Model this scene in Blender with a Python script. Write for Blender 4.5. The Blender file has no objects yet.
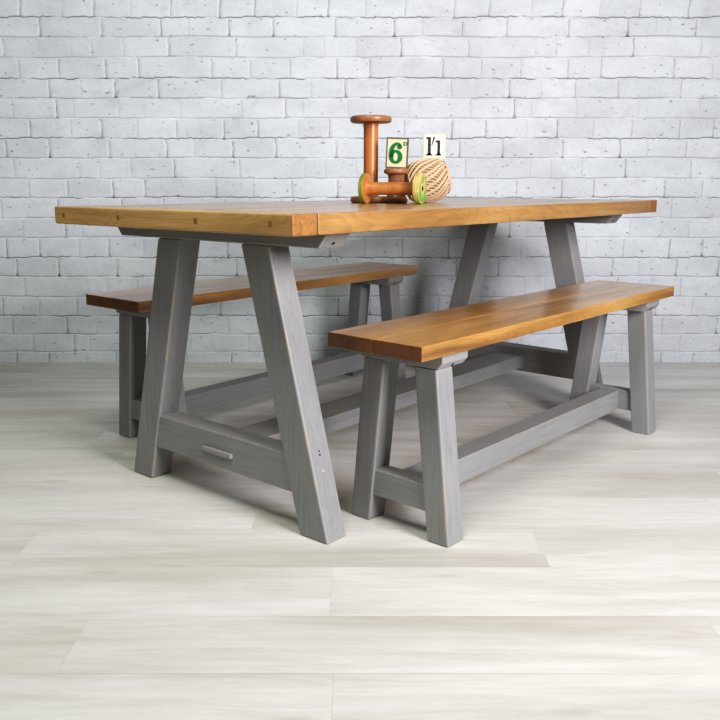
import bpy, bmesh, math, random
import numpy as np
from mathutils import Vector, Matrix, Euler
random.seed(7)
sc = bpy.context.scene
COL = sc.collection
sc.view_settings.view_transform = 'Standard'
sc.view_settings.look = 'None'
sc.view_settings.exposure = 0.0
sc.view_settings.use_curve_mapping = True          # gentle contrast of the print
cv = sc.view_settings.curve_mapping.curves[3]
cv.points.new(.10, .068); cv.points.new(.40, .385)
sc.view_settings.curve_mapping.update()
PI = math.pi

# ------------------------------------------------------------------ tags
def tag(o, label=None, cat=None, group=None, kind=None):
    if label: o['label'] = label
    if cat: o['category'] = cat
    if group: o['group'] = group
    if kind: o['kind'] = kind
    return o

def empty(name, loc, rotz=0.0):
    o = bpy.data.objects.new(name, None)
    o.empty_display_size = .05
    COL.objects.link(o)
    o.location = loc
    o.rotation_euler = (0, 0, rotz)
    return o

def link_mesh(name, me, mats, parent=None):
    o = bpy.data.objects.new(name, me)
    for m in (mats if isinstance(mats, (list, tuple)) else [mats]):
        me.materials.append(m)
    COL.objects.link(o)
    if parent: o.parent = parent
    return o

def finish(name, bm, mats, parent=None, smooth=False):
    bmesh.ops.recalc_face_normals(bm, faces=bm.faces)
    me = bpy.data.meshes.new(name)
    bm.to_mesh(me); bm.free()
    if smooth:
        me.polygons.foreach_set('use_smooth', [True] * len(me.polygons))
        try: me.set_sharp_from_angle(angle=math.radians(40))
        except Exception: pass
    o = link_mesh(name, me, mats, parent)
    if smooth == 'W':
        wn = o.modifiers.new('weighted_normals', 'WEIGHTED_NORMAL'); wn.keep_sharp = True; wn.weight = 100
    return o

# ------------------------------------------------------------------ bmesh shapes
def hexa(bm, bot, top):
    """box from 4 bottom and 4 top corners, same winding"""
    v = [bm.verts.new(p) for p in list(bot) + list(top)]
    fs = [(3, 2, 1, 0), (4, 5, 6, 7)] + [(i, (i + 1) % 4, 4 + (i + 1) % 4, 4 + i) for i in range(4)]
    return [bm.faces.new([v[i] for i in f]) for f in fs]

def rect(x0, x1, y0, y1, z):
    return [(x0, y0, z), (x1, y0, z), (x1, y1, z), (x0, y1, z)]

def box(bm, x0, x1, y0, y1, z0, z1):
    return hexa(bm, rect(x0, x1, y0, y1, z0), rect(x0, x1, y0, y1, z1))

def prism(bm, poly, axis, a0, a1):
    """extrude polygon (2-D) along an axis ('x': poly is (y,z); 'y': (x,z); 'z': (x,y))"""
    def P(p, a):
        return {'x': (a, p[0], p[1]), 'y': (p[0], a, p[1]), 'z': (p[0], p[1], a)}[axis]
    A = [bm.verts.new(P(p, a0)) for p in poly]
    B = [bm.verts.new(P(p, a1)) for p in poly]
    n = len(poly)
    bm.faces.new(A[::-1]); bm.faces.new(B)
    for i in range(n):
        bm.faces.new([A[i], A[(i + 1) % n], B[(i + 1) % n], B[i]])

def bevel(bm, w, seg=2, mat=0, sharp=25):
    bmesh.ops.recalc_face_normals(bm, faces=bm.faces)
    es = [e for e in bm.edges if len(e.link_faces) == 2 and e.calc_face_angle(0) > math.radians(sharp)]
    bmesh.ops.bevel(bm, geom=es, offset=w, offset_type='OFFSET', segments=seg, profile=.5,
                    affect='EDGES', clamp_overlap=True, material=mat)

def lathe(bm, prof, n=40, M=None):
    rings = []
    for r, z in prof:
        if r < 1e-6:
            rings.append([bm.verts.new((0, 0, z))])
        else:
            rings.append([bm.verts.new((r * math.cos(2 * PI * i / n), r * math.sin(2 * PI * i / n), z)) for i in range(n)])
    for a, b in zip(rings, rings[1:]):
        if len(a) == 1 and len(b) == 1: continue
        for i in range(n):
            j = (i + 1) % n
            if len(a) == 1: bm.faces.new([a[0], b[i], b[j]])
            elif len(b) == 1: bm.faces.new([a[i], a[j], b[0]])
            else: bm.faces.new([a[i], a[j], b[j], b[i]])
    if M is not None:
        bmesh.ops.transform(bm, matrix=M, verts=bm.verts)

def tube(bm, pts, r, n=6, closed=False):
    pts = [Vector(p) for p in pts]
    N = len(pts); rings = []
    up = Vector((0, 0, 1)); prev = None
    for i, p in enumerate(pts):
        if closed: t = pts[(i + 1) % N] - pts[i - 1]
        else: t = pts[min(i + 1, N - 1)] - pts[max(i - 1, 0)]
        t.normalize()
        if prev is None:
            a = up if abs(t.dot(up)) < .9 else Vector((1, 0, 0))
            u = (a - t * a.dot(t)).normalized()
        else:
            u = (prev - t * prev.dot(t)).normalized()
        prev = u
        w = t.cross(u)
        rr = r[i] if isinstance(r, (list, tuple)) else r
        rings.append([bm.verts.new(p + (u * math.cos(2 * PI * k / n) + w * math.sin(2 * PI * k / n)) * rr) for k in range(n)])
    R = range(N) if closed else range(N - 1)
    for i in R:
        a, b = rings[i], rings[(i + 1) % N]
        for k in range(n):
            bm.faces.new([a[k], a[(k + 1) % n], b[(k + 1) % n], b[k]])
    if not closed:
        bm.faces.new(rings[0][::-1]); bm.faces.new(rings[-1])

# ------------------------------------------------------------------ node helpers
class NT:
    def __init__(s, name):
        s.m = bpy.data.materials.new(name); s.m.use_nodes = True
        s.t = s.m.node_tree; s.t.nodes.clear()
        s.out = s.t.nodes.new('ShaderNodeOutputMaterial')
        s.b = s.n('ShaderNodeBsdfPrincipled')
        s.l(s.b.outputs[0], s.out.inputs[0])
    def n(s, typ, **kw):
        d = s.t.nodes.new(typ)
        for k, v in kw.items(): setattr(d, k, v)
        return d
    def l(s, a, b): s.t.links.new(a, b)
    def put(s, sock, v):
        if hasattr(v, 'is_linked') or hasattr(v, 'node'): s.l(v, sock)
        else: sock.default_value = v
    def coord(s, scale=(1, 1, 1), off=None, kind='Object'):
        tc = s.n('ShaderNodeTexCoord')
        v = tc.outputs[kind]
        if off is not None:
            ad = s.n('ShaderNodeVectorMath', operation='ADD'); s.l(v, ad.inputs[0]); s.put(ad.inputs[1], off); v = ad.outputs[0]
        mp = s.n('ShaderNodeVectorMath', operation='MULTIPLY'); s.l(v, mp.inputs[0]); mp.inputs[1].default_value = scale
        return mp.outputs[0]
    def noise(s, v, scale=1, detail=4, rough=.5, dist=0):
        d = s.n('ShaderNodeTexNoise'); s.l(v, d.inputs['Vector'])
        d.inputs['Scale'].default_value = scale; d.inputs['Detail'].default_value = detail
        d.inputs['Roughness'].default_value = rough; d.inputs['Distortion'].default_value = dist
        return d.outputs['Fac']
    def ramp(s, f, stops):
        d = s.n('ShaderNodeValToRGB'); s.l(f, d.inputs[0])
        e = d.color_ramp.elements
        while len(e) < len(stops): e.new(.5)
        for el, (p, c) in zip(e, stops):
            el.position = p
            el.color = (c, c, c, 1) if not isinstance(c, tuple) else (*c, 1)
        return d.outputs[0]
    def mix(s, fac, a, b, blend='MIX'):
        d = s.n('ShaderNodeMix', data_type='RGBA', blend_type=blend)
        s.put(d.inputs[0], fac); s.put(d.inputs[6], a if not isinstance(a, tuple) else (*a[:3], 1)); s.put(d.inputs[7], b if not isinstance(b, tuple) else (*b[:3], 1))
        return d.outputs[2]
    def math(s, op, a, b=0, clamp=False):
        d = s.n('ShaderNodeMath', operation=op, use_clamp=clamp)
        s.put(d.inputs[0], a); s.put(d.inputs[1], b)
        return d.outputs[0]
    def attr(s, name):
        d = s.n('ShaderNodeAttribute'); d.attribute_name = name
        return d
    def bump(s, h, strength=.3, dist=.002):
        d = s.n('ShaderNodeBump'); s.l(h, d.inputs['Height'])
        d.inputs['Strength'].default_value = strength; d.inputs['Distance'].default_value = dist
        s.l(d.outputs[0], s.b.inputs['Normal'])
    def set(s, **kw):
        for k, v in kw.items():
            s.put(s.b.inputs[k.replace('_', ' ')], v if not (isinstance(v, tuple) and len(v) == 3) else (*v, 1))
        return s.m

def srgb(r, g, b):
    f = lambda c: (c / 255 / 12.92) if c / 255 <= .04045 else ((c / 255 + .055) / 1.055) ** 2.4
    return (f(r), f(g), f(b))

def wood(name, dark, mid, light, axis='x', rough=.38, coat=.25, knots=.6, ring=1.0, blotch=.5, bump=.15):
    s = NT(name)
    off = s.attr('pid').outputs['Vector']
    sc_ = {'x': (1, 1, 1), 'y': (1, 1, 1), 'z': (1, 1, 1)}[axis]
    al = {'x': 0, 'y': 1, 'z': 2}[axis]
    def st(a, c):
        v = [c, c, c]; v[al] = a; return tuple(v)
    big = s.noise(s.coord(st(1.6, 9), off), 1, 4, .6, .6)
    streak = s.noise(s.coord(st(3, 90), off), 1, 5, .65, .2)
    # growth rings: stretched, warped bands
    warp = s.noise(s.coord(st(1.6, 9), off), 1, 2, .5)
    w = s.n('ShaderNodeTexWave', wave_type='BANDS', bands_direction='DIAGONAL', wave_profile='SAW')
    add = s.n('ShaderNodeVectorMath', operation='MULTIPLY_ADD')
    wc = s.coord(st(.25, 1), off)
    s.l(warp, add.inputs[0]); add.inputs[1].default_value = (.22, .22, .22); s.l(wc, add.inputs[2])
    s.l(add.outputs[0], w.inputs['Vector'])
    w.inputs['Scale'].default_value = 22; w.inputs['Distortion'].default_value = 1.2
    w.inputs['Detail'].default_value = 2; w.inputs['Detail Scale'].default_value = 1.5
    base = s.ramp(big, [(.25, dark), (.5, mid), (.78, light)])
    c = s.mix(blotch, mid, base)
    rings = s.ramp(w.outputs['Fac'], [(0, 1.03), (.55, .92), (.92, .58), (1, .95)])
    c = s.mix(.55 * ring, c, s.mix(1, c, rings, 'MULTIPLY'))
    c = s.mix(.55, c, s.mix(1, c, s.ramp(streak, [(.25, .55), (.6, 1.06)]), 'MULTIPLY'))
    # knots
    vo = s.n('ShaderNodeTexVoronoi', feature='F1'); s.l(s.coord(st(2.2, 6.5), off), vo.inputs['Vector']); vo.inputs['Scale'].default_value = 1
    kn = s.ramp(vo.outputs['Distance'], [(0, 1.0), (.07, .8), (.13, .25), (.22, 0.0)])
    gate = s.ramp(s.noise(s.coord(st(1.3, 3.5), off), 1, 0), [(.47, 0.0), (.56, 1.0)])
    kf = s.math('MULTIPLY', s.math('MULTIPLY', kn, gate), knots)
    c = s.mix(kf, c, tuple(x * .35 for x in dark))
    s.bump(streak, bump, .0006)
    r = s.ramp(streak, [(.2, rough + .1), (.8, rough - .05)])
    return s.set(Base_Color=c, Roughness=r, Coat_Weight=coat, Coat_Roughness=.2)

def paint(name, col, axis='z', worn=None, wornamt=0.0):
    s = NT(name)
    al = {'x': 0, 'y': 1, 'z': 2}[axis]
    v = [130, 130, 130]; v[al] = 6
    st = s.noise(s.coord(tuple(v)), 1, 4, .6, .1)
    big = s.noise(s.coord((7, 7, 4)), 1, 3, .5)
    hi = tuple(min(1, x * 1.12) for x in col); lo = tuple(x * .86 for x in col)
    c = s.ramp(st, [(.25, lo), (.5, col), (.8, hi)])
    c = s.mix(.5, c, s.mix(1, c, s.ramp(big, [(.3, .86), (.7, 1.1)]), 'MULTIPLY'))
    vo = s.n('ShaderNodeTexVoronoi', feature='F1'); vv = [9, 9, 9]; vv[al] = 5
    s.l(s.coord(tuple(vv)), vo.inputs['Vector']); vo.inputs['Scale'].default_value = 1
    kn = s.ramp(vo.outputs['Distance'], [(0, .9), (.05, .2), (.09, .6), (.13, 0.0)])
    gate = s.ramp(s.noise(s.coord((5, 5, 4), (3.3, 1.7, .4)), 1, 0), [(.55, 0.0), (.62, .5)])
    c = s.mix(s.math('MULTIPLY', kn, gate), c, tuple(x * .55 for x in col))
    if worn:
        n = s.noise(s.coord((60, 60, 14)), 1, 3, .6)
        f = s.ramp(n, [(.5 - .12 * wornamt, 0.0), (.62, min(1.0, wornamt))])
        c = s.mix(f, tuple(min(1, x * 1.06) for x in col), worn)
    s.bump(st, .25, .0008)
    return s.set(Base_Color=c, Roughness=.6)

def plain(name, col, rough=.5, metallic=0.0, var=.12, scale=60):
    s = NT(name)
    n = s.noise(s.coord((scale,) * 3), 1, 3, .6)
    c = s.ramp(n, [(.25, tuple(x * (1 - var) for x in col)), (.75, tuple(min(1, x * (1 + var)) for x in col))])
    return s.set(Base_Color=c, Roughness=rough, Metallic=metallic)

# ------------------------------------------------------------------ materials
GREY = srgb(142, 143, 142)
WORN = srgb(190, 165, 120)
M_TOP = wood('waxed_pine_table', srgb(120, 84, 48), srgb(164, 124, 76), srgb(190, 151, 100), 'x', rough=.3, coat=.6, ring=.7, blotch=1.0)
M_END = wood('pale_pine_breadboard', srgb(146, 108, 62), srgb(196, 158, 102), srgb(216, 181, 126), 'y', rough=.4, coat=.2, knots=.4, ring=.6, blotch=1.0)
M_ENDGRAIN = wood('pine_end_grain', srgb(132, 88, 46), srgb(158, 110, 60), srgb(176, 126, 74), 'y', rough=.5, coat=.1, ring=1.0)
M_SEAT = wood('waxed_pine_bench', srgb(124, 86, 46), srgb(182, 136, 78), srgb(212, 168, 106), 'x', rough=.32, coat=.6, ring=.75, blotch=1.0)
M_SEATEND = wood('bench_end_grain', srgb(84, 50, 22), srgb(112, 70, 34), srgb(138, 90, 48), 'z', rough=.5, coat=.1, ring=1.0)
M_WEDGE = wood('waxed_edge', srgb(180, 124, 66), srgb(214, 160, 92), srgb(232, 184, 120), 'x', rough=.35, coat=.3)
M_PLUG = plain('dowel_end_grain', srgb(142, 104, 54), .6)
P_LEG = paint('grey_paint_upright', GREY, 'z')
P_X = paint('grey_paint_lengthwise', GREY, 'x')
P_Y = paint('grey_paint_crosswise', GREY, 'y')
P_WORN = paint('grey_paint_worn_edge', GREY, 'z', WORN, .28)
P_TENON = paint('pale_grey_paint', srgb(150, 150, 146), 'y')
M_FILL = plain('pale_filler', srgb(176, 176, 178), .6)
M_DARK = plain('dark_hole', srgb(30, 28, 26), .8)
M_SPOOL = wood('bobbin_wood', srgb(140, 82, 40), srgb(186, 118, 60), srgb(208, 144, 84), 'z', rough=.4, coat=.25, knots=.1, ring=.5, blotch=.7)
M_SPOOLD = wood('bobbin_wood_dark', srgb(108, 70, 40), srgb(152, 102, 62), srgb(178, 126, 82), 'z', rough=.45, coat=.15, knots=.1, ring=.5, blotch=.8)
M_SPOOLP = wood('bobbin_wood_pale', srgb(190, 146, 84), srgb(214, 174, 108), srgb(226, 192, 130), 'z', rough=.45, coat=.1, knots=0, ring=.4)
M_GREENB = plain('bright_green_paint', srgb(52, 150, 46), .45)
M_CREAM = plain('cream_enamel', srgb(194, 187, 152), .45, var=.05)
M_WHITE = plain('ivory_enamel', srgb(208, 208, 190), .4, var=.03)
M_IVRIM = plain('ivory_rim', srgb(196, 192, 156), .5, var=.04)
M_FRAME = plain('aged_frame', srgb(84, 80, 66), .5)
M_GREEN = plain('green_enamel', srgb(16, 104, 56), .35)
M_BLACK = plain('black_enamel', srgb(18, 18, 18), .4)
M_GREYLINE = plain('grey_line', srgb(196, 196, 182), .5)
M_PIN = plain('steel_pin', srgb(130, 130, 130), .35, .8)

def green_worn():
    s = NT('worn_green_over_wood')
    n = s.noise(s.coord((28, 28, 28)), 1, 3, .55, .6)
    c = s.ramp(n, [(.36, srgb(216, 182, 112)), (.44, srgb(150, 170, 84)), (.52, srgb(90, 156, 62))])
    return s.set(Base_Color=c, Roughness=.5)
M_GREENW = green_worn()

def jute():
    s = NT('jute_twine')
    st = s.noise(s.coord((420, 420, 420)), 1, 4, .7)
    c = s.ramp(st, [(.25, srgb(156, 124, 90)), (.5, srgb(200, 172, 138)), (.8, srgb(230, 210, 182))])
    s.bump(st, .5, .001)
    return s.set(Base_Color=c, Roughness=.85)
M_JUTE = jute()
M_JUTEC = plain('jute_core', srgb(140, 108, 76), .95, var=.3, scale=200)

def brick_mat():
    s = NT('whitewashed_brick')
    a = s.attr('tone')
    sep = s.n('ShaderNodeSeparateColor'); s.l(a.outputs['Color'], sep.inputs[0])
    crack_shade, joint, pid = sep.outputs[0], sep.outputs[1], sep.outputs[2]
    fine = s.noise(s.coord((55, 55, 70)), 1, 5, .65)
    wash = s.noise(s.coord((3.2, 3.2, 6)), 1, 4, .6, .4)
    speck = s.noise(s.coord((38, 38, 60), (4, 2, 7)), 1, 2, .5)
    base = s.mix(pid, srgb(206, 212, 215), srgb(214, 220, 223))
    base = s.mix(.8, base, s.mix(1, base, s.ramp(wash, [(.3, .84), (.65, 1.04)]), 'MULTIPLY'))
    base = s.mix(.7, base, s.mix(1, base, s.ramp(fine, [(.25, .90), (.6, 1.03)]), 'MULTIPLY'))
    base = s.mix(s.math('MULTIPLY', joint, .55), base, srgb(232, 234, 238))
    dot = s.math('MULTIPLY', s.ramp(speck, [(.665, 0.0), (.73, .75)]), 1)
    scuff = s.noise(s.coord((9, 9, 13), (1, 5, 2)), 1, 4, .62, .5)
    base = s.mix(s.ramp(scuff, [(.56, 0.0), (.74, .55)]), base, srgb(184, 187, 192))
    base = s.mix(dot, base, srgb(128, 130, 136))
    c = s.mix(crack_shade, base, srgb(58, 62, 70))  # dark joints, with the shade under the bricks painted into the colour
    s.bump(fine, .35, .002)
    return s.set(Base_Color=c, Roughness=.72)
M_BRICK = brick_mat()

def floor_mat():
    s = NT('whitewashed_plank_floor')
    off = s.attr('pid').outputs['Vector']
    sep = s.n('ShaderNodeSeparateXYZ'); s.l(off, sep.inputs[0])
    tone = s.math('FRACT', sep.outputs[2])
    big = s.noise(s.coord((.9, 7, 1), off), 1, 4, .55, .5)
    st = s.noise(s.coord((4.5, 46, 1), off), 1, 6, .7, .8)
    cloud = s.noise(s.coord((1.6, 4, 1), off), 1, 3, .5, .6)
    c = s.mix(tone, srgb(219, 219, 214), srgb(226, 226, 222))
    c = s.mix(1, c, s.ramp(big, [(.28, srgb(224, 221, 215)), (.58, srgb(252, 252, 251)), (.8, srgb(255, 255, 255))]), 'MULTIPLY')
    c = s.mix(.7, c, s.mix(1, c, s.ramp(st, [(.25, srgb(226, 222, 216)), (.62, srgb(255, 255, 255))]), 'MULTIPLY'))
    c = s.mix(s.ramp(cloud, [(.58, 0.0), (.75, .35)]), c, srgb(210, 206, 198))
    vo = s.n('ShaderNodeTexVoronoi', feature='F1'); s.l(s.coord((2.4, 9, 1), off), vo.inputs['Vector']); vo.inputs['Scale'].default_value = 1
    kn = s.ramp(vo.outputs['Distance'], [(0, .5), (.06, .3), (.12, 0.0)])
    c = s.mix(kn, c, srgb(176, 164, 146))
    s.bump(st, .08, .0006)
    return s.set(Base_Color=c, Roughness=.5)
M_FLOOR = floor_mat()
M_GROOVE = plain('floor_groove', srgb(212, 210, 205), .8)

# ------------------------------------------------------------------ camera (fitted to the photograph's perspective)
F_PX, PITCH, CAM_H = 1.156 * 700, .2137, .8266
cam = bpy.data.cameras.new('camera'); co = bpy.data.objects.new('camera', cam); COL.objects.link(co)
cam.sensor_width = 36; cam.sensor_fit = 'HORIZONTAL'; cam.lens = F_PX / 720 * 36
cam.clip_start = .05
co.location = (0, 0, CAM_H); co.rotation_euler = (PI / 2 - PITCH, 0, 0)
sc.camera = co

# ------------------------------------------------------------------ back wall: painted brick, real relief
WALL_Y = 3.7634
def vnoise(x, seed, freq):
    rng = np.random.RandomState(seed); tab = rng.rand(4096)
    t = x * freq + 1000; i = np.floor(t).astype(int); f = t - i; f = f * f * (3 - 2 * f)
    return tab[i % 4096] * (1 - f) + tab[(i + 1) % 4096] * f

def build_wall():
    X0, X1, PER = -2.5, 2.5, 1.02
    lines = [0.051, .1355, .224, .314, .408, .4956, .587, .676, .768, .8526, .9429, 1.028, 1.1143, 1.1998, 1.2844, 1.3724, 1.4573, 1.5374]
    kinds = ['F', 'E', 'D', 'C', 'B', 'A']                  # kind of the course ABOVE each line, repeating upward
    while lines[-1] < 2.2: lines.append(lines[-1] + .0865)
    lines = [-.034] + lines
    # course k lies between lines[k] and lines[k+1]; line .051 is the bottom of an F course
    seq = ['F', 'E', 'D', 'C', 'B', 'A']
    # the bottom lines seen: .051=F .1355=E .224=D .316=C .41=B .4956=A .587=F ... 1.5374=A
    course = ['A'] + [seq[i % 6] for i in range(len(lines) - 2)]
    joints = {'A': [(-1.477, 1), (-1.294, .35), (-1.157, .9), (-.996, .4), (-.822, .7), (-.609, 1)],
              'B': [(-1.398, 1), (-1.127, .8), (-.869, 1), (-.747, .35), (-.572, .9)],
              'C': [(-1.563, .6), (-1.269, .3), (-1.177, .35), (-1.036, .35), (-.839, 1)],
              'D': [(-1.503, .5), (-1.328, .7), (-1.121, 1), (-.975, .9), (-.653, .8)],
              'E': [(-1.379, 1), (-1.238, .3), (-1.087, .9), (-.896, 1), (-.617, .6)],
              'F': [(-1.351, 1), (-1.275, .3), (-1.074, .35), (-.80, .3), (-.526, .4)]}
    crack_shade_w = {'A': 1.0, 'B': .62, 'C': .55, 'D': 1.0, 'E': .75, 'F': .5}
    nx = int((X1 - X0) / .004) + 1
    xs = np.linspace(X0, X1, nx)
    fr_off = np.array([0, .0016, .0032, .005, .0075, .011])           # metres above the line
    rows_z = []; rows_h = []; rows_c = []; rows_j = []; rows_p = []
    for k in range(len(lines) - 1):
        kind = course[k]; z0, z1 = lines[k], lines[k + 1]
        per = PER
        lo = lines[k] + (vnoise(np.mod(xs + 5.1, per), 11 + k % 6, 9) - .5) * .006 + (vnoise(np.mod(xs + 5.1, per), 31 + k % 6, 70) - .5) * .0035 * (1.6 if kind in 'AD' else .6)
        k2 = k + 1
        kn2 = course[k2] if k2 < len(course) else 'A'
        hi = lines[k2] + (vnoise(np.mod(xs + 5.1, per), 11 + k2 % 6, 9) - .5) * .006 + (vnoise(np.mod(xs + 5.1, per), 31 + k2 % 6, 70) - .5) * .0035 * (1.6 if kn2 in 'AD' else .6)
        js = []
        for j, w in joints[kind]:
            for t in range(-3, 6):
                jj = j + t * PER
                if X0 - .3 < jj < X1 + .3: js.append((jj, w))
        js.sort()
        jx = np.array([a for a, b in js]); jw = np.array([b for a, b in js])
        bi = np.searchsorted(jx, xs)
        rngp = np.random.RandomState(100 + k)
        tones = rngp.rand(len(jx) + 2)
        # where the dark joint and its painted shade run strong along this course
        cs = crack_shade_w[kind] * np.clip((vnoise(np.mod(xs + 5.1, per), 51 + k % 6, 11) * .9 + vnoise(xs + 9, 70 + k, 23) * .5 - .30) * 2.3, .2, 1)
        zs = [lo + o for o in fr_off]
        mid = [lo + .011 + (hi - .009 - lo - .011) * t for t in (.25, .5, .75)]
        top = [hi - .009, hi - .006, hi - .0035, hi - .0016]
        for z in zs + mid + top:
            db = z - lo; dt = hi - z
            wob = (vnoise(z * 1.0 + 3, 5 + k, 60) - .5) * .006
            d = np.abs((xs + wob)[:, None] - jx[None, :])
            jn = d.argmin(1); dj = d[np.arange(nx), jn]; w = jw[jn]
            # rounded brick corners
            corner = np.clip((.016 - db) / .016, 0, 1) ** 2 * .010
            djr = np.maximum(dj - corner * (w > .7), 0)
            ss = lambda a: np.clip(a, 0, 1) ** 2 * (3 - 2 * np.clip(a, 0, 1))
            edge = np.minimum(ss((db - .0008) / .0042), ss(dt / .007))
            vert = 1 - .6 * w * (1 - ss((djr - .0012) / .009))
            h = .0042 * np.minimum(edge, vert)
            h = h + (vnoise(xs * 1.0 + z * 3.7, 90 + k, 14) - .5) * .0018 * edge
            crack_shade = np.exp(-((db - .0008) / .0021) ** 2) * cs  # joint line at each brick's lower edge, darkened to paint in its shadow
            crack_shade = np.maximum(crack_shade, np.exp(-(djr / .0026) ** 2) * w * (.42 + .5 * vnoise(z * 2 + xs, 7, 30)) * (dt > .004))
            joint = 1 - np.minimum(edge, vert)
            rows_z.append(z); rows_h.append(h); rows_c.append(np.clip(crack_shade, 0, 1)); rows_j.append(joint); rows_p.append(tones[bi])
    Z = np.array(rows_z); H = np.array(rows_h)
    nr = Z.shape[0]
    V = np.stack([np.broadcast_to(xs, Z.shape), WALL_Y - H, Z], -1).reshape(-1, 3).astype(np.float32)
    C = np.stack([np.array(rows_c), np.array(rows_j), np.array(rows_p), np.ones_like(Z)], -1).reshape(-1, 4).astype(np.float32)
    a = (np.arange(nr - 1)[:, None] * nx + np.arange(nx - 1)[None, :]).reshape(-1)
    Fq = np.stack([a, a + 1, a + 1 + nx, a + nx], -1).astype(np.int32)
    me = bpy.data.meshes.new('wall_back')
    me.vertices.add(len(V)); me.vertices.foreach_set('co', V.ravel())
    me.loops.add(Fq.size); me.loops.foreach_set('vertex_index', Fq.ravel())
    me.polygons.add(len(Fq)); me.polygons.foreach_set('loop_start', np.arange(len(Fq), dtype=np.int32) * 4)
    me.polygons.foreach_set('loop_total', np.full(len(Fq), 4, np.int32))
    me.update(calc_edges=True)
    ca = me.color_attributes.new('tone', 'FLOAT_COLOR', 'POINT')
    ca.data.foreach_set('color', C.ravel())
    me.polygons.foreach_set('use_smooth', np.ones(len(Fq), bool))
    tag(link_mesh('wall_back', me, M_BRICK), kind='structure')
build_wall()

# ------------------------------------------------------------------ pid attribute on planks
def pid_attr(me, per_face):
    ca = me.attributes.new('pid', 'FLOAT_VECTOR', 'FACE')
    ca.data.foreach_set('vector', [c for p in per_face for c in p])

# ------------------------------------------------------------------ floor planks
def build_floor():
    bm = bmesh.new(); pids = []
    joints = {1.85: -.267, 1.65: -.78, 1.4425: -.06, 1.2525: -.527, 1.05: -.045}
    ys = [1.2525 - .2 * k for k in range(10, 0, -1)] + [1.2525, 1.4425, 1.65, 1.85, 2.055] + [2.055 + .2 * k for k in range(1, 9)] + [WALL_Y]
    rng = random.Random(3)
    def quad(x0, x1, y0, y1, z, m, pid):
        f = bm.faces.new([bm.verts.new(p) for p in rect(x0, x1, y0, y1, z)]); f.material_index = m; pids.append(pid)
    quad(-3, 3, ys[0], WALL_Y, -.0004, 1, (0, 0, 0))
    for y0, y1 in zip(ys, ys[1:]):
        j = next((v for k, v in joints.items() if abs(k - y0) < .03), rng.uniform(-.6, .6))
        x = j - 1.2 * 4
        while x < 3:
            a, b = max(x, -3), min(x + 1.2, 3)
            if b - a > .01:
                quad(a + .0002, b - .0002, y0 + .0002, y1 - .0002, 0, 0, (rng.uniform(0, 30), rng.uniform(0, 30), rng.uniform(0, .999)))
            x += 1.2
    me = bpy.data.meshes.new('floor'); bm.to_mesh(me); bm.free()
    pid_attr(me, pids)
    tag(link_mesh('floor', me, [M_FLOOR, M_GROOVE]), kind='structure')
build_floor()

# ------------------------------------------------------------------ furniture parts
def planks(name, xr, edges, z0, z1, mats, parent, gap=.0012, bv=.004, endmat=None, seed=1):
    """boards laid along x, side by side between the y values in edges, one mesh"""
    rng = random.Random(seed); bm = bmesh.new(); pids = []
    lay = bm.faces.layers.float_vector.new('pid')
    for y0, y1 in zip(edges, edges[1:]):
        b2 = bmesh.new(); box(b2, xr[0], xr[1], y0 + (gap if y0 != edges[0] else 0), y1 - (gap if y1 != edges[-1] else 0), z0, z1)
        bevel(b2, bv, 2, 0)
        b2.normal_update()
        b2.faces.ensure_lookup_table()
        pid = Vector((rng.uniform(0, 20), rng.uniform(0, 20), rng.uniform(0, 20)))
        vm = {v: bm.verts.new(v.co) for v in b2.verts}
        for f in b2.faces:
            nf = bm.faces.new([vm[v] for v in f.verts]); nf[lay] = pid
            if endmat is not None and abs(f.normal.x) > .8: nf.material_index = endmat
        b2.free()
    return finish(name, bm, mats, parent, smooth='W')

def hex_part(name, bot, top, mats, parent, bv=.005):
    bm = bmesh.new(); hexa(bm, bot, top); bevel(bm, bv, 2, 1)
    return finish(name, bm, mats, parent, smooth='W')

def box_part(name, b, mats, parent, bv=.004):
    return hex_part(name, rect(*b[:4], b[4]), rect(*b[:4], b[5]), mats, parent, bv)

def leg(parent, x0, x1, side, ob, ib, ot, it, ztop, bv=.006):
    """a splayed leg: outer / inner |y| at the floor (ob, ib) and at the top (ot, it)"""
    return hex_part('leg', [(x0, side * ib, 0), (x1, side * ib, 0), (x1, side * ob, 0), (x0, side * ob, 0)],
             [(x0, side * it, ztop), (x1, side * it, ztop), (x1, side * ot, ztop), (x0, side * ot, ztop)], [P_LEG, P_WORN], parent, bv)

def batten(parent, x0, x1, yt, yb, z0, zm, z1):
    bm = bmesh.new()
    prism(bm, [(-yt, z1), (-yt, zm), (-yb, z0), (yb, z0), (yt, zm), (yt, z1)], 'x', x0, x1)
    bevel(bm, .003, 2, 1)
    o = finish('batten', bm, [P_Y, P_WORN], parent, smooth='W')
    # countersunk screw hole in each sloping end
    for sd in (-1, 1):
        bm = bmesh.new()
        c = Vector(((x0 + x1) / 2, sd * (yt * .35 + yb * .65), zm * .35 + z0 * .65))
        n = Vector((0, sd * (zm - z0), -(yt - yb))).normalized()
        lathe(bm, [(0, -.004), (.0045, -.004), (.0045, .0006), (0, .0006)], 12, Matrix.Translation(c) @ n.to_track_quat('Z', 'Y').to_matrix().to_4x4())
        finish('screw_hole', bm, M_DARK, o)
    return o

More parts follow.
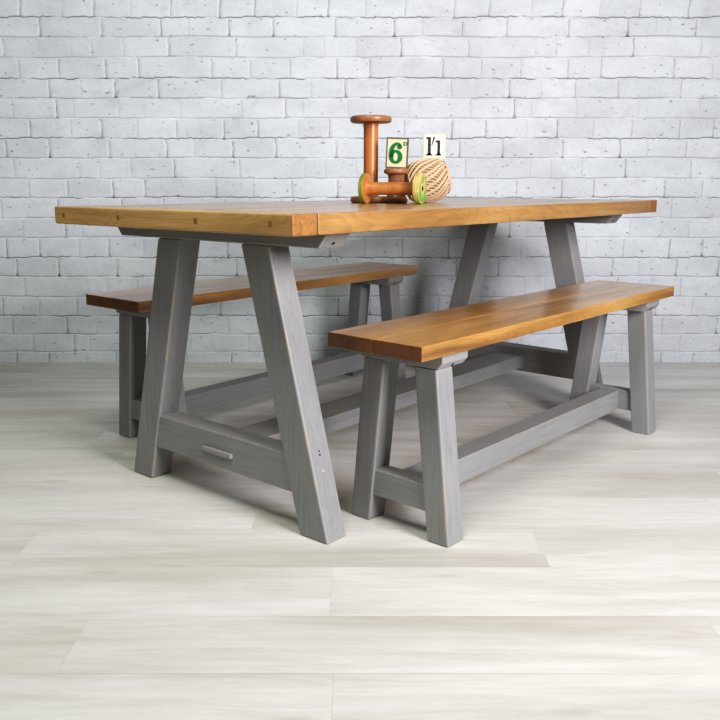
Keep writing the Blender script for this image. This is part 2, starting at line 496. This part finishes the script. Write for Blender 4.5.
# ------------------------------------------------------------------ dining table
def make_table():
    t = empty('dining_table', (.1505, 2.6278, 0), .87)
    tag(t, 'long farmhouse dining table with waxed pine top and grey painted trestle legs, spools on it', 'table')
    L, Wd, Tz, th = .9638, .4433, .77, .0451
    eb = .073
    ed = [-Wd, -.262, -.085, .092, .270, Wd]
    planks('tabletop', (-L + eb + .001, L - eb - .001), ed, Tz - th, Tz, [M_TOP], t, gap=.0032, bv=.0045, seed=5)
    for sd in (-1, 1):
        bm = bmesh.new()
        a, b = sorted((sd * L, sd * (L - eb)))
        box(bm, a, b, -Wd, Wd, Tz - th, Tz); bevel(bm, .0045, 3, 0); bm.normal_update()
        for f in bm.faces:
            if abs(f.normal.y) > .2: f.material_index = 1
        e = finish('breadboard_end', bm, [M_END, M_ENDGRAIN], t, smooth='W')
        for y in (.398, .151, -.144, -.380):
            bm = bmesh.new(); x = sd * (L + .0002); s_ = .0075
            box(bm, min(x, x - sd * .01), max(x, x - sd * .01), y - s_, y + s_, .748 - s_, .748 + s_)
            bevel(bm, .0015, 1, 0)
            finish('dowel_plug', bm, M_PLUG, e)
    # trestle frames: near frame x -.81..-.75, far frame .70 .. .76
    for x0, x1, bx0, bx1 in ((-.81, -.741, -.812, -.732), (.70, .768, .685, .770)):
        batten(t, bx0, bx1, .392, .370, .690, .718, Tz - th)
        for sd in (-1, 1):
            lg = leg(t, x0, x1, sd, .387, .296, .209, .114, .690)
            if sd < 0 and x0 < 0:                       # filled screw holes low on the side of the front leg
                for z, r, m in ((.166, .0042, M_FILL), (.203, .0028, M_DARK), (.212, .0022, M_DARK)):
                    bm = bmesh.new(); n = Vector((0, -.968, .25))
                    c = Vector((-.777, -(.387 - .178 * z / .69), z))
                    lathe(bm, [(0, -.004), (r, -.004), (r, .0005), (0, .0003)], 12, Matrix.Translation(c) @ n.to_track_quat('Z', 'Y').to_matrix().to_4x4())
                    finish('screw_hole', bm, m, lg)
        f = lambda z: .296 + (.114 - .296) * z / .69
        hex_part('crossbar', [(x0 + .003, -f(.101) - .004, .101), (x1 - .002, -f(.101) - .004, .101), (x1 - .002, f(.101) + .004, .101), (x0 + .003, f(.101) + .004, .101)],
                 [(x0 + .003, -f(.197) - .004, .197), (x1 - .002, -f(.197) - .004, .197), (x1 - .002, f(.197) + .004, .197), (x0 + .003, f(.197) + .004, .197)], [P_Y, P_WORN], t, .004)
    st = box_part('stretcher', (-.754, .702, -.060, .060, .120, .169), [P_X, P_WORN], t, .004)
    for x0, x1 in ((-.816, -.75), (.70, .774)):
        box_part('tenon', (x0, x1, -.057, .057, .138, .152), [P_TENON, P_TENON], st, .003)
    return t
make_table()

# ------------------------------------------------------------------ benches
def make_bench():
    t = empty('bench', (.4955, 2.3005, 0), .8448)
    L, Wd, Tz, th = .7053, .1389, .4895, .0345
    planks('seat', (-L, L), [-Wd, .001, Wd], Tz - th, Tz, [M_SEAT, M_SEATEND], t, gap=.0004, bv=.003, endmat=1, seed=12)
    for sd in (-1, 1):
        x0, x1 = sorted((sd * .611, sd * .546))
        b0, b1 = sorted((sd * .613, sd * .512))
        batten(t, b0, b1, .127, .114, .420, .436, Tz - th)
        for s2 in (-1, 1):
            leg(t, x0, x1, s2, .153, .090, .1085, .044, .420, .006)
        f = lambda z: .090 + (.044 - .090) * z / .42
        c0, c1 = sorted((sd * .605, sd * .556))
        hex_part('crossbar', [(c0, -f(.07) - .004, .07), (c1, -f(.07) - .004, .07), (c1, f(.07) + .004, .07), (c0, f(.07) + .004, .07)],
                 [(c0, -f(.137) - .004, .137), (c1, -f(.137) - .004, .137), (c1, f(.137) + .004, .137), (c0, f(.137) + .004, .137)], [P_Y, P_WORN], t, .003)
    box_part('stretcher', (-.558, .558, -.032, .032, .066, .135), [P_X, P_WORN], t, .003)
    return t
def copy_tree(o, parent=None):
    c = o.copy(); COL.objects.link(c)
    if parent: c.parent = parent
    for ch in o.children: copy_tree(ch, c)
    return c
b1 = make_bench()
tag(b1, 'low pine bench in front of the table, nearest the camera, full honey-coloured seat in view', 'bench', 'pine benches along the table')
b2 = copy_tree(b1)
b2.location = (-.3073, 2.9882, 0); b2.rotation_euler = (0, 0, .8781)
tag(b2, 'low pine bench behind the table, by the brick wall, partly hidden by the table legs', 'bench', 'pine benches along the table')

# ------------------------------------------------------------------ wooden spools
def flange_prof(r, z0, z1, e=.005, hole=0):
    return [(hole, z0), (r - e, z0), (r - e * .3, z0 + e * .3), (r, z0 + e), (r, z1 - e), (r - e * .3, z1 - e * .3), (r - e, z1), (hole, z1)] + ([(hole, z0)] if hole else [])

TOPZ = .7700
def tall_spool():
    t = empty('wooden_spool', (.034, 2.612, TOPZ))
    tag(t, 'tall upright wooden spool with wide round top, tallest item on the table', 'spool', 'old wooden spools on the table')
    bm = bmesh.new(); lathe(bm, [(0, .018), (.030, .018), (.0238, .024), (.0230, .04), (.0230, .222), (.0238, .238), (.030, .2445), (0, .2445)], 40)
    finish('shaft', bm, M_SPOOL, t, True)
    for z0, z1, r in ((0, .020, .0645), (.243, .263, .0645)):
        bm = bmesh.new(); lathe(bm, flange_prof(r, z0, z1, .007), 48); finish('flange', bm, M_SPOOLD, t, True)

def lying_spool():
    t = empty('wooden_spool', (.095, 2.455, TOPZ), math.radians(-22))
    tag(t, 'wooden spool lying on its side with green-edged discs, in front of the others', 'spool', 'old wooden spools on the table')
    R = .0445; M = Matrix.Translation((0, 0, R)) @ Matrix.Rotation(PI / 2, 4, 'Y')     # spool axis along local x
    bm = bmesh.new(); lathe(bm, [(0, -.079), (.024, -.079), (.0212, -.072), (.0192, -.064), (.0185, 0), (.0192, .064), (.0212, .072), (.024, .079), (0, .079)], 36, M)
    finish('shaft', bm, M_SPOOL, t, True)
    # left disc: bare wood with two bright green painted bands round the rim
    bm = bmesh.new(); lathe(bm, flange_prof(R, -.093, -.077, .004, .007), 48, M)
    a = finish('flange', bm, M_SPOOL, t, True)
    for z0, z1 in ((-.0915, -.0885), (-.0845, -.0795)):
        bm = bmesh.new(); lathe(bm, [(R - .003, z0), (R + .0004, z0 + .0004), (R + .0004, z1 - .0004), (R - .003, z1)], 48, M)
        finish('green_band', bm, M_GREENB, a, True)
    # right disc: pale worn face with green remains
    bm = bmesh.new(); lathe(bm, flange_prof(R, .077, .095, .005, .007), 48, M)
    b = finish('flange', bm, M_SPOOLP, t, True); b['label'] = 'pale disc with worn green paint and dark centre hole'
    for z0, z1 in ((.0775, .0815), (.0905, .0935)):
        bm = bmesh.new(); lathe(bm, [(R - .006, z0 - .0006), (R - .002, z0 - .0003), (R + .0003, z0 + .0012), (R + .0003, z1 - .001), (R - .002, z1 + .0006)], 48, M)
        finish('green_band', bm, M_GREENW, b, True)
    bm = bmesh.new(); lathe(bm, [(.016, .0935), (.017, .0954), (.0395, .0954), (.040, .0935)], 48, M); finish('green_ring', bm, M_GREENW, b, True)
    bm = bmesh.new(); lathe(bm, [(0, .085), (.0075, .085), (.0075, .0953), (0, .0953)], 20, M); finish('centre_hole', bm, M_DARK, b, True)

def short_spool():
    t = empty('wooden_spool', (.111, 2.537, TOPZ))
    tag(t, 'short upright wooden spool under the green number 6 tile', 'spool', 'old wooden spools on the table')
    bm = bmesh.new(); lathe(bm, [(0, .014), (.034, .014), (.030, .020), (.026, .03), (.0245, .05), (.0245, .078), (.0265, .086), (.029, .088), (0, .088)], 40)
    finish('shaft', bm, M_SPOOLD, t, True)
    bm = bmesh.new(); lathe(bm, flange_prof(.036, 0, .016, .006), 44); finish('flange', bm, M_SPOOLD, t, True)
    bm = bmesh.new(); lathe(bm, flange_prof(.0385, .087, .1045, .008), 44); finish('flange', bm, M_SPOOLD, t, True)
tall_spool(); lying_spool(); short_spool()

# ------------------------------------------------------------------ ball of twine
def twine_ball():
    c = (.213, 2.632, TOPZ); t = empty('twine_ball', c)
    tag(t, 'ball of natural jute twine at the right end of the spools', 'twine')
    rng = random.Random(11)
    ax = Vector((.95, .06, .20)).normalized()                  # winding axis: the pole shows at the upper right
    q = ax.to_track_quat('Z', 'Y').to_matrix()
    RR, HH = .0660, .0700
    def surf(th, u, lift=0.0):
        """th: angle round the axis, u in -1..1 along it; a barrel with rounded shoulders"""
        ph = u * PI / 2
        e = .70
        cs, sn = math.cos(ph), math.sin(ph)
        r = (RR + lift) * (abs(cs) ** e); z = (HH + lift) * math.copysign(abs(sn) ** e, sn)
        return Vector((r * math.cos(th), r * math.sin(th), z))
    def place(v):
        p = q @ v
        return Vector((p.x, p.y, max(p.z + .0685, .0022)))
    bm = bmesh.new()
    N, Mr = 48, 28
    g = [[bm.verts.new(place(surf(2 * PI * i / N, -1 + 2 * k / Mr, -.0035))) for i in range(N)] for k in range(Mr + 1)]
    for k in range(Mr):
        for i in range(N):
            bm.faces.new([g[k][i], g[k][(i + 1) % N], g[k + 1][(i + 1) % N], g[k + 1][i]])
    bmesh.ops.remove_doubles(bm, verts=bm.verts, dist=1e-5)
    finish('core', bm, M_JUTEC, t, True)
    bm = bmesh.new()
    # under layer: windings leaning the other way, seen only in the gaps
    for k in range(40):
        pts = [place(surf(2 * PI * k / 40 + 1.1 * u, u, -.0022)) for u in [-.8 + 1.6 * i / 22 for i in range(23)]]
        tube(bm, pts, .0016, 5)
    # outer layer: bundles of three strands running pole to pole with a twist
    NB = 21
    for k in range(NB):
        ph = 2 * PI * k / NB + rng.uniform(-.05, .05)
        for sN in range(3):
            w_ = rng.uniform(-.012, .012)
            us = [-.84 + 1.68 * i / 26 for i in range(27)]
            pts = [place(surf(ph + .052 * sN - 1.25 * u + w_, u, .0006 + (.0008 if sN == 1 else 0))) for u in us]
            tube(bm, pts, .0018, 6)
    # the turned ends: coils bundled round each pole
    for sgn in (-1, 1):
        for k in range(17):
            u0 = sgn * (.57 + .0245 * k)
            pts = [place(surf(2 * PI * i / 56, u0 + .03 * math.sin(2 * PI * i / 56 + k * .35), .0030 - .00012 * k)) for i in range(56)]
            tube(bm, pts, .0020, 5, closed=True)
    finish('twine_winding', bm, M_JUTE, t, True)
twine_ball()

# ------------------------------------------------------------------ number tiles
def flat(bm, poly, y0, y1):
    """solid letter stroke: polygon in (x,z) with thickness along y"""
    prism(bm, poly, 'y', y0, y1)

def ring2d(bm, cx, cz, ro, ri, y0, y1, n=36):
    O = [(cx + ro[0] * math.cos(2 * PI * i / n), cz + ro[1] * math.sin(2 * PI * i / n)) for i in range(n)]
    I = [(cx + ri[0] * math.cos(2 * PI * i / n), cz + ri[1] * math.sin(2 * PI * i / n)) for i in range(n)]
    for i in range(n):
        j = (i + 1) % n
        flat(bm, [O[i], O[j], I[j], I[i]], y0, y1)

def stroke(bm, pts, ws, y0, y1, sub=8):
    P = []
    n = len(pts)
    for i in range(n - 1):
        p0, p1, p2, p3 = [Vector(pts[max(0, min(n - 1, i + d))]) for d in (-1, 0, 1, 2)]
        for k in range(sub):
            t = k / sub
            P.append((.5 * ((2 * p1) + (p2 - p0) * t + (2 * p0 - 5 * p1 + 4 * p2 - p3) * t * t + (3 * p1 - p0 - 3 * p2 + p3) * t ** 3), ws[i] + (ws[i + 1] - ws[i]) * t))
    P.append((Vector(pts[-1]), ws[-1]))
    L, R = [], []
    for i, (p, w) in enumerate(P):
        d = (P[min(i + 1, len(P) - 1)][0] - P[max(i - 1, 0)][0]).normalized()
        nn = Vector((-d.y, d.x)) * w / 2
        L.append(p + nn); R.append(p - nn)
    for i in range(len(P) - 1):
        flat(bm, [L[i], L[i + 1], R[i + 1], R[i]], y0, y1)

def tile_six():
    t = empty('number_tile', (.1115, 2.545, TOPZ + .1045))
    t.rotation_euler = (math.radians(-2), math.radians(2.2), math.radians(-6))
    tag(t, 'cream tile with dark frame and green 6, standing on the short spool', 'number tile')
    w, h = .0340, .0915
    bm = bmesh.new(); box(bm, -w + .002, w - .002, -.002, .003, .002, h - .002); finish('plate', bm, M_CREAM, t)
    bm = bmesh.new()
    b = .0044
    box(bm, -w, w, -.0035, .004, 0, b); box(bm, -w, w, -.0035, .004, h - b, h)
    box(bm, -w, -w + b, -.0035, .004, b, h - b); box(bm, w - b, w, -.0035, .004, b, h - b)
    finish('tile_frame', bm, M_FRAME, t)
    bm = bmesh.new(); y0, y1 = -.0042, -.0019
    cx, cz = -.0035, .0345
    ring2d(bm, cx, cz, (.0205, .0205), (.0072, .0130), y0, y1)
    stroke(bm, [(cx - .0140, cz - .002), (cx - .0142, cz + .014), (cx - .0105, cz + .028), (cx - .001, cz + .0378), (cx + .0085, cz + .0375), (cx + .0135, cz + .032)],
           [.0130, .0128, .0118, .0085, .0068, .0066], y0, y1)
    ring2d(bm, cx + .0105, cz + .0295, (.0075, .0070), (.0001, .0001), y0, y1, 20)
    finish('digit_six', bm, M_GREEN, t)
    bm = bmesh.new()
    ring2d(bm, .0245, .0738, (.0046, .0056), (.0031, .0041), y0, y1, 20)
    flat(bm, [(.0190, .0680), (.0207, .0680), (.0207, .0796), (.0190, .0796)], y0, y1)
    finish('small_letter_d', bm, M_GREEN, t)
tile_six()

def tile_one():
    t = empty('number_tile', (.2345, 2.640, TOPZ + .1350))
    tag(t, 'small ivory tag with two black figure ones, stuck on a pin in the twine ball', 'number tile')
    w, h = .0358, .0765
    bm = bmesh.new(); box(bm, -w, w, -.0015, .0015, 0, h); bevel(bm, .001, 1); finish('plate', bm, M_IVRIM, t)
    bm = bmesh.new(); box(bm, -w + .0042, w - .0042, -.0022, 0, .0042, h - .0042); p = finish('ivory_face', bm, M_WHITE, t)
    bm = bmesh.new(); a, b = w - .0042, .0007
    for x0, x1, z0, z1 in ((-a, a, .0042, .0042 + b), (-a, a, h - .0042 - b, h - .0042), (-a, -a + b, .0042, h - .0042), (a - b, a, .0042, h - .0042)):
        box(bm, x0, x1, -.0026, -.0018, z0, z1)
    finish('border_line', bm, M_GREYLINE, t)
    bm = bmesh.new(); K = .000318
    def Q(x, y): return ((x - 562.5) * K, (290 - y) * K)
    def one(s0, s1, top, bot, b0, b1, f0):
        flat(bm, [Q(s0, bot), Q(s1, bot), Q(s1, top), Q(s0, top)], -.0036, -.0018)
        # bracketed slab serif
        flat(bm, [Q(b0, bot), Q(b1, bot), Q(b1, bot - 7), Q(s1 + 4, bot - 14), Q(s1, bot - 24), Q(s0, bot - 24), Q(s0 - 4, bot - 14), Q(b0, bot - 7)], -.0036, -.0018)
        flat(bm, [Q(f0, top + 12), Q(s0 + 1, top + 24), Q(s0 + 1, top), Q(f0, top + 3)], -.0036, -.0018)
    one(499, 528, 78, 255, 479, 546, 480)
    one(594, 620, 110, 255, 572, 634, 574)
    finish('digit_one', bm, M_BLACK, t)
    bm = bmesh.new(); flat(bm, [Q(535, 158), Q(541, 158), Q(571, 78), Q(553, 78)], -.0036, -.0018)
    finish('tick_mark', bm, M_BLACK, t)
    bm = bmesh.new(); lathe(bm, [(0, -.016), (.0012, -.012), (.0012, .01), (0, .01)], 10, Matrix.Translation((0, .002, 0)))
    finish('pin', bm, M_PIN, t)
tile_one()

# ------------------------------------------------------------------ light
def area(name, loc, target, size, power, col, sizey=None):
    d = bpy.data.lights.new(name, 'AREA'); d.energy = power; d.color = col; d.size = size
    if sizey: d.shape = 'RECTANGLE'; d.size_y = sizey
    o = bpy.data.objects.new(name, d); COL.objects.link(o); o.location = loc
    o.rotation_euler = (Vector(target) - Vector(loc)).to_track_quat('-Z', 'Y').to_euler()
    return o
k = area('key_softbox', (1.75, .1, 1.68), (-.45, 3.3, 1.38), .9, 90, (.985, .945, 1.0), 1.5)
k.data.spread = math.radians(130)
area('overhead_softbox', (-.45, .75, 2.7), (-.3, 1.7, 0), .8, 41, (.98, 1.0, .93))
area('left_fill', (-1.9, .9, 1.5), (-.3, 2.7, .4), 1.1, 5, (.97, 1.0, .93))
w = bpy.data.worlds.new('studio'); sc.world = w; w.use_nodes = True
bg = w.node_tree.nodes['Background']; bg.inputs[0].default_value = (.97, .99, 1.0, 1); bg.inputs[1].default_value = .02
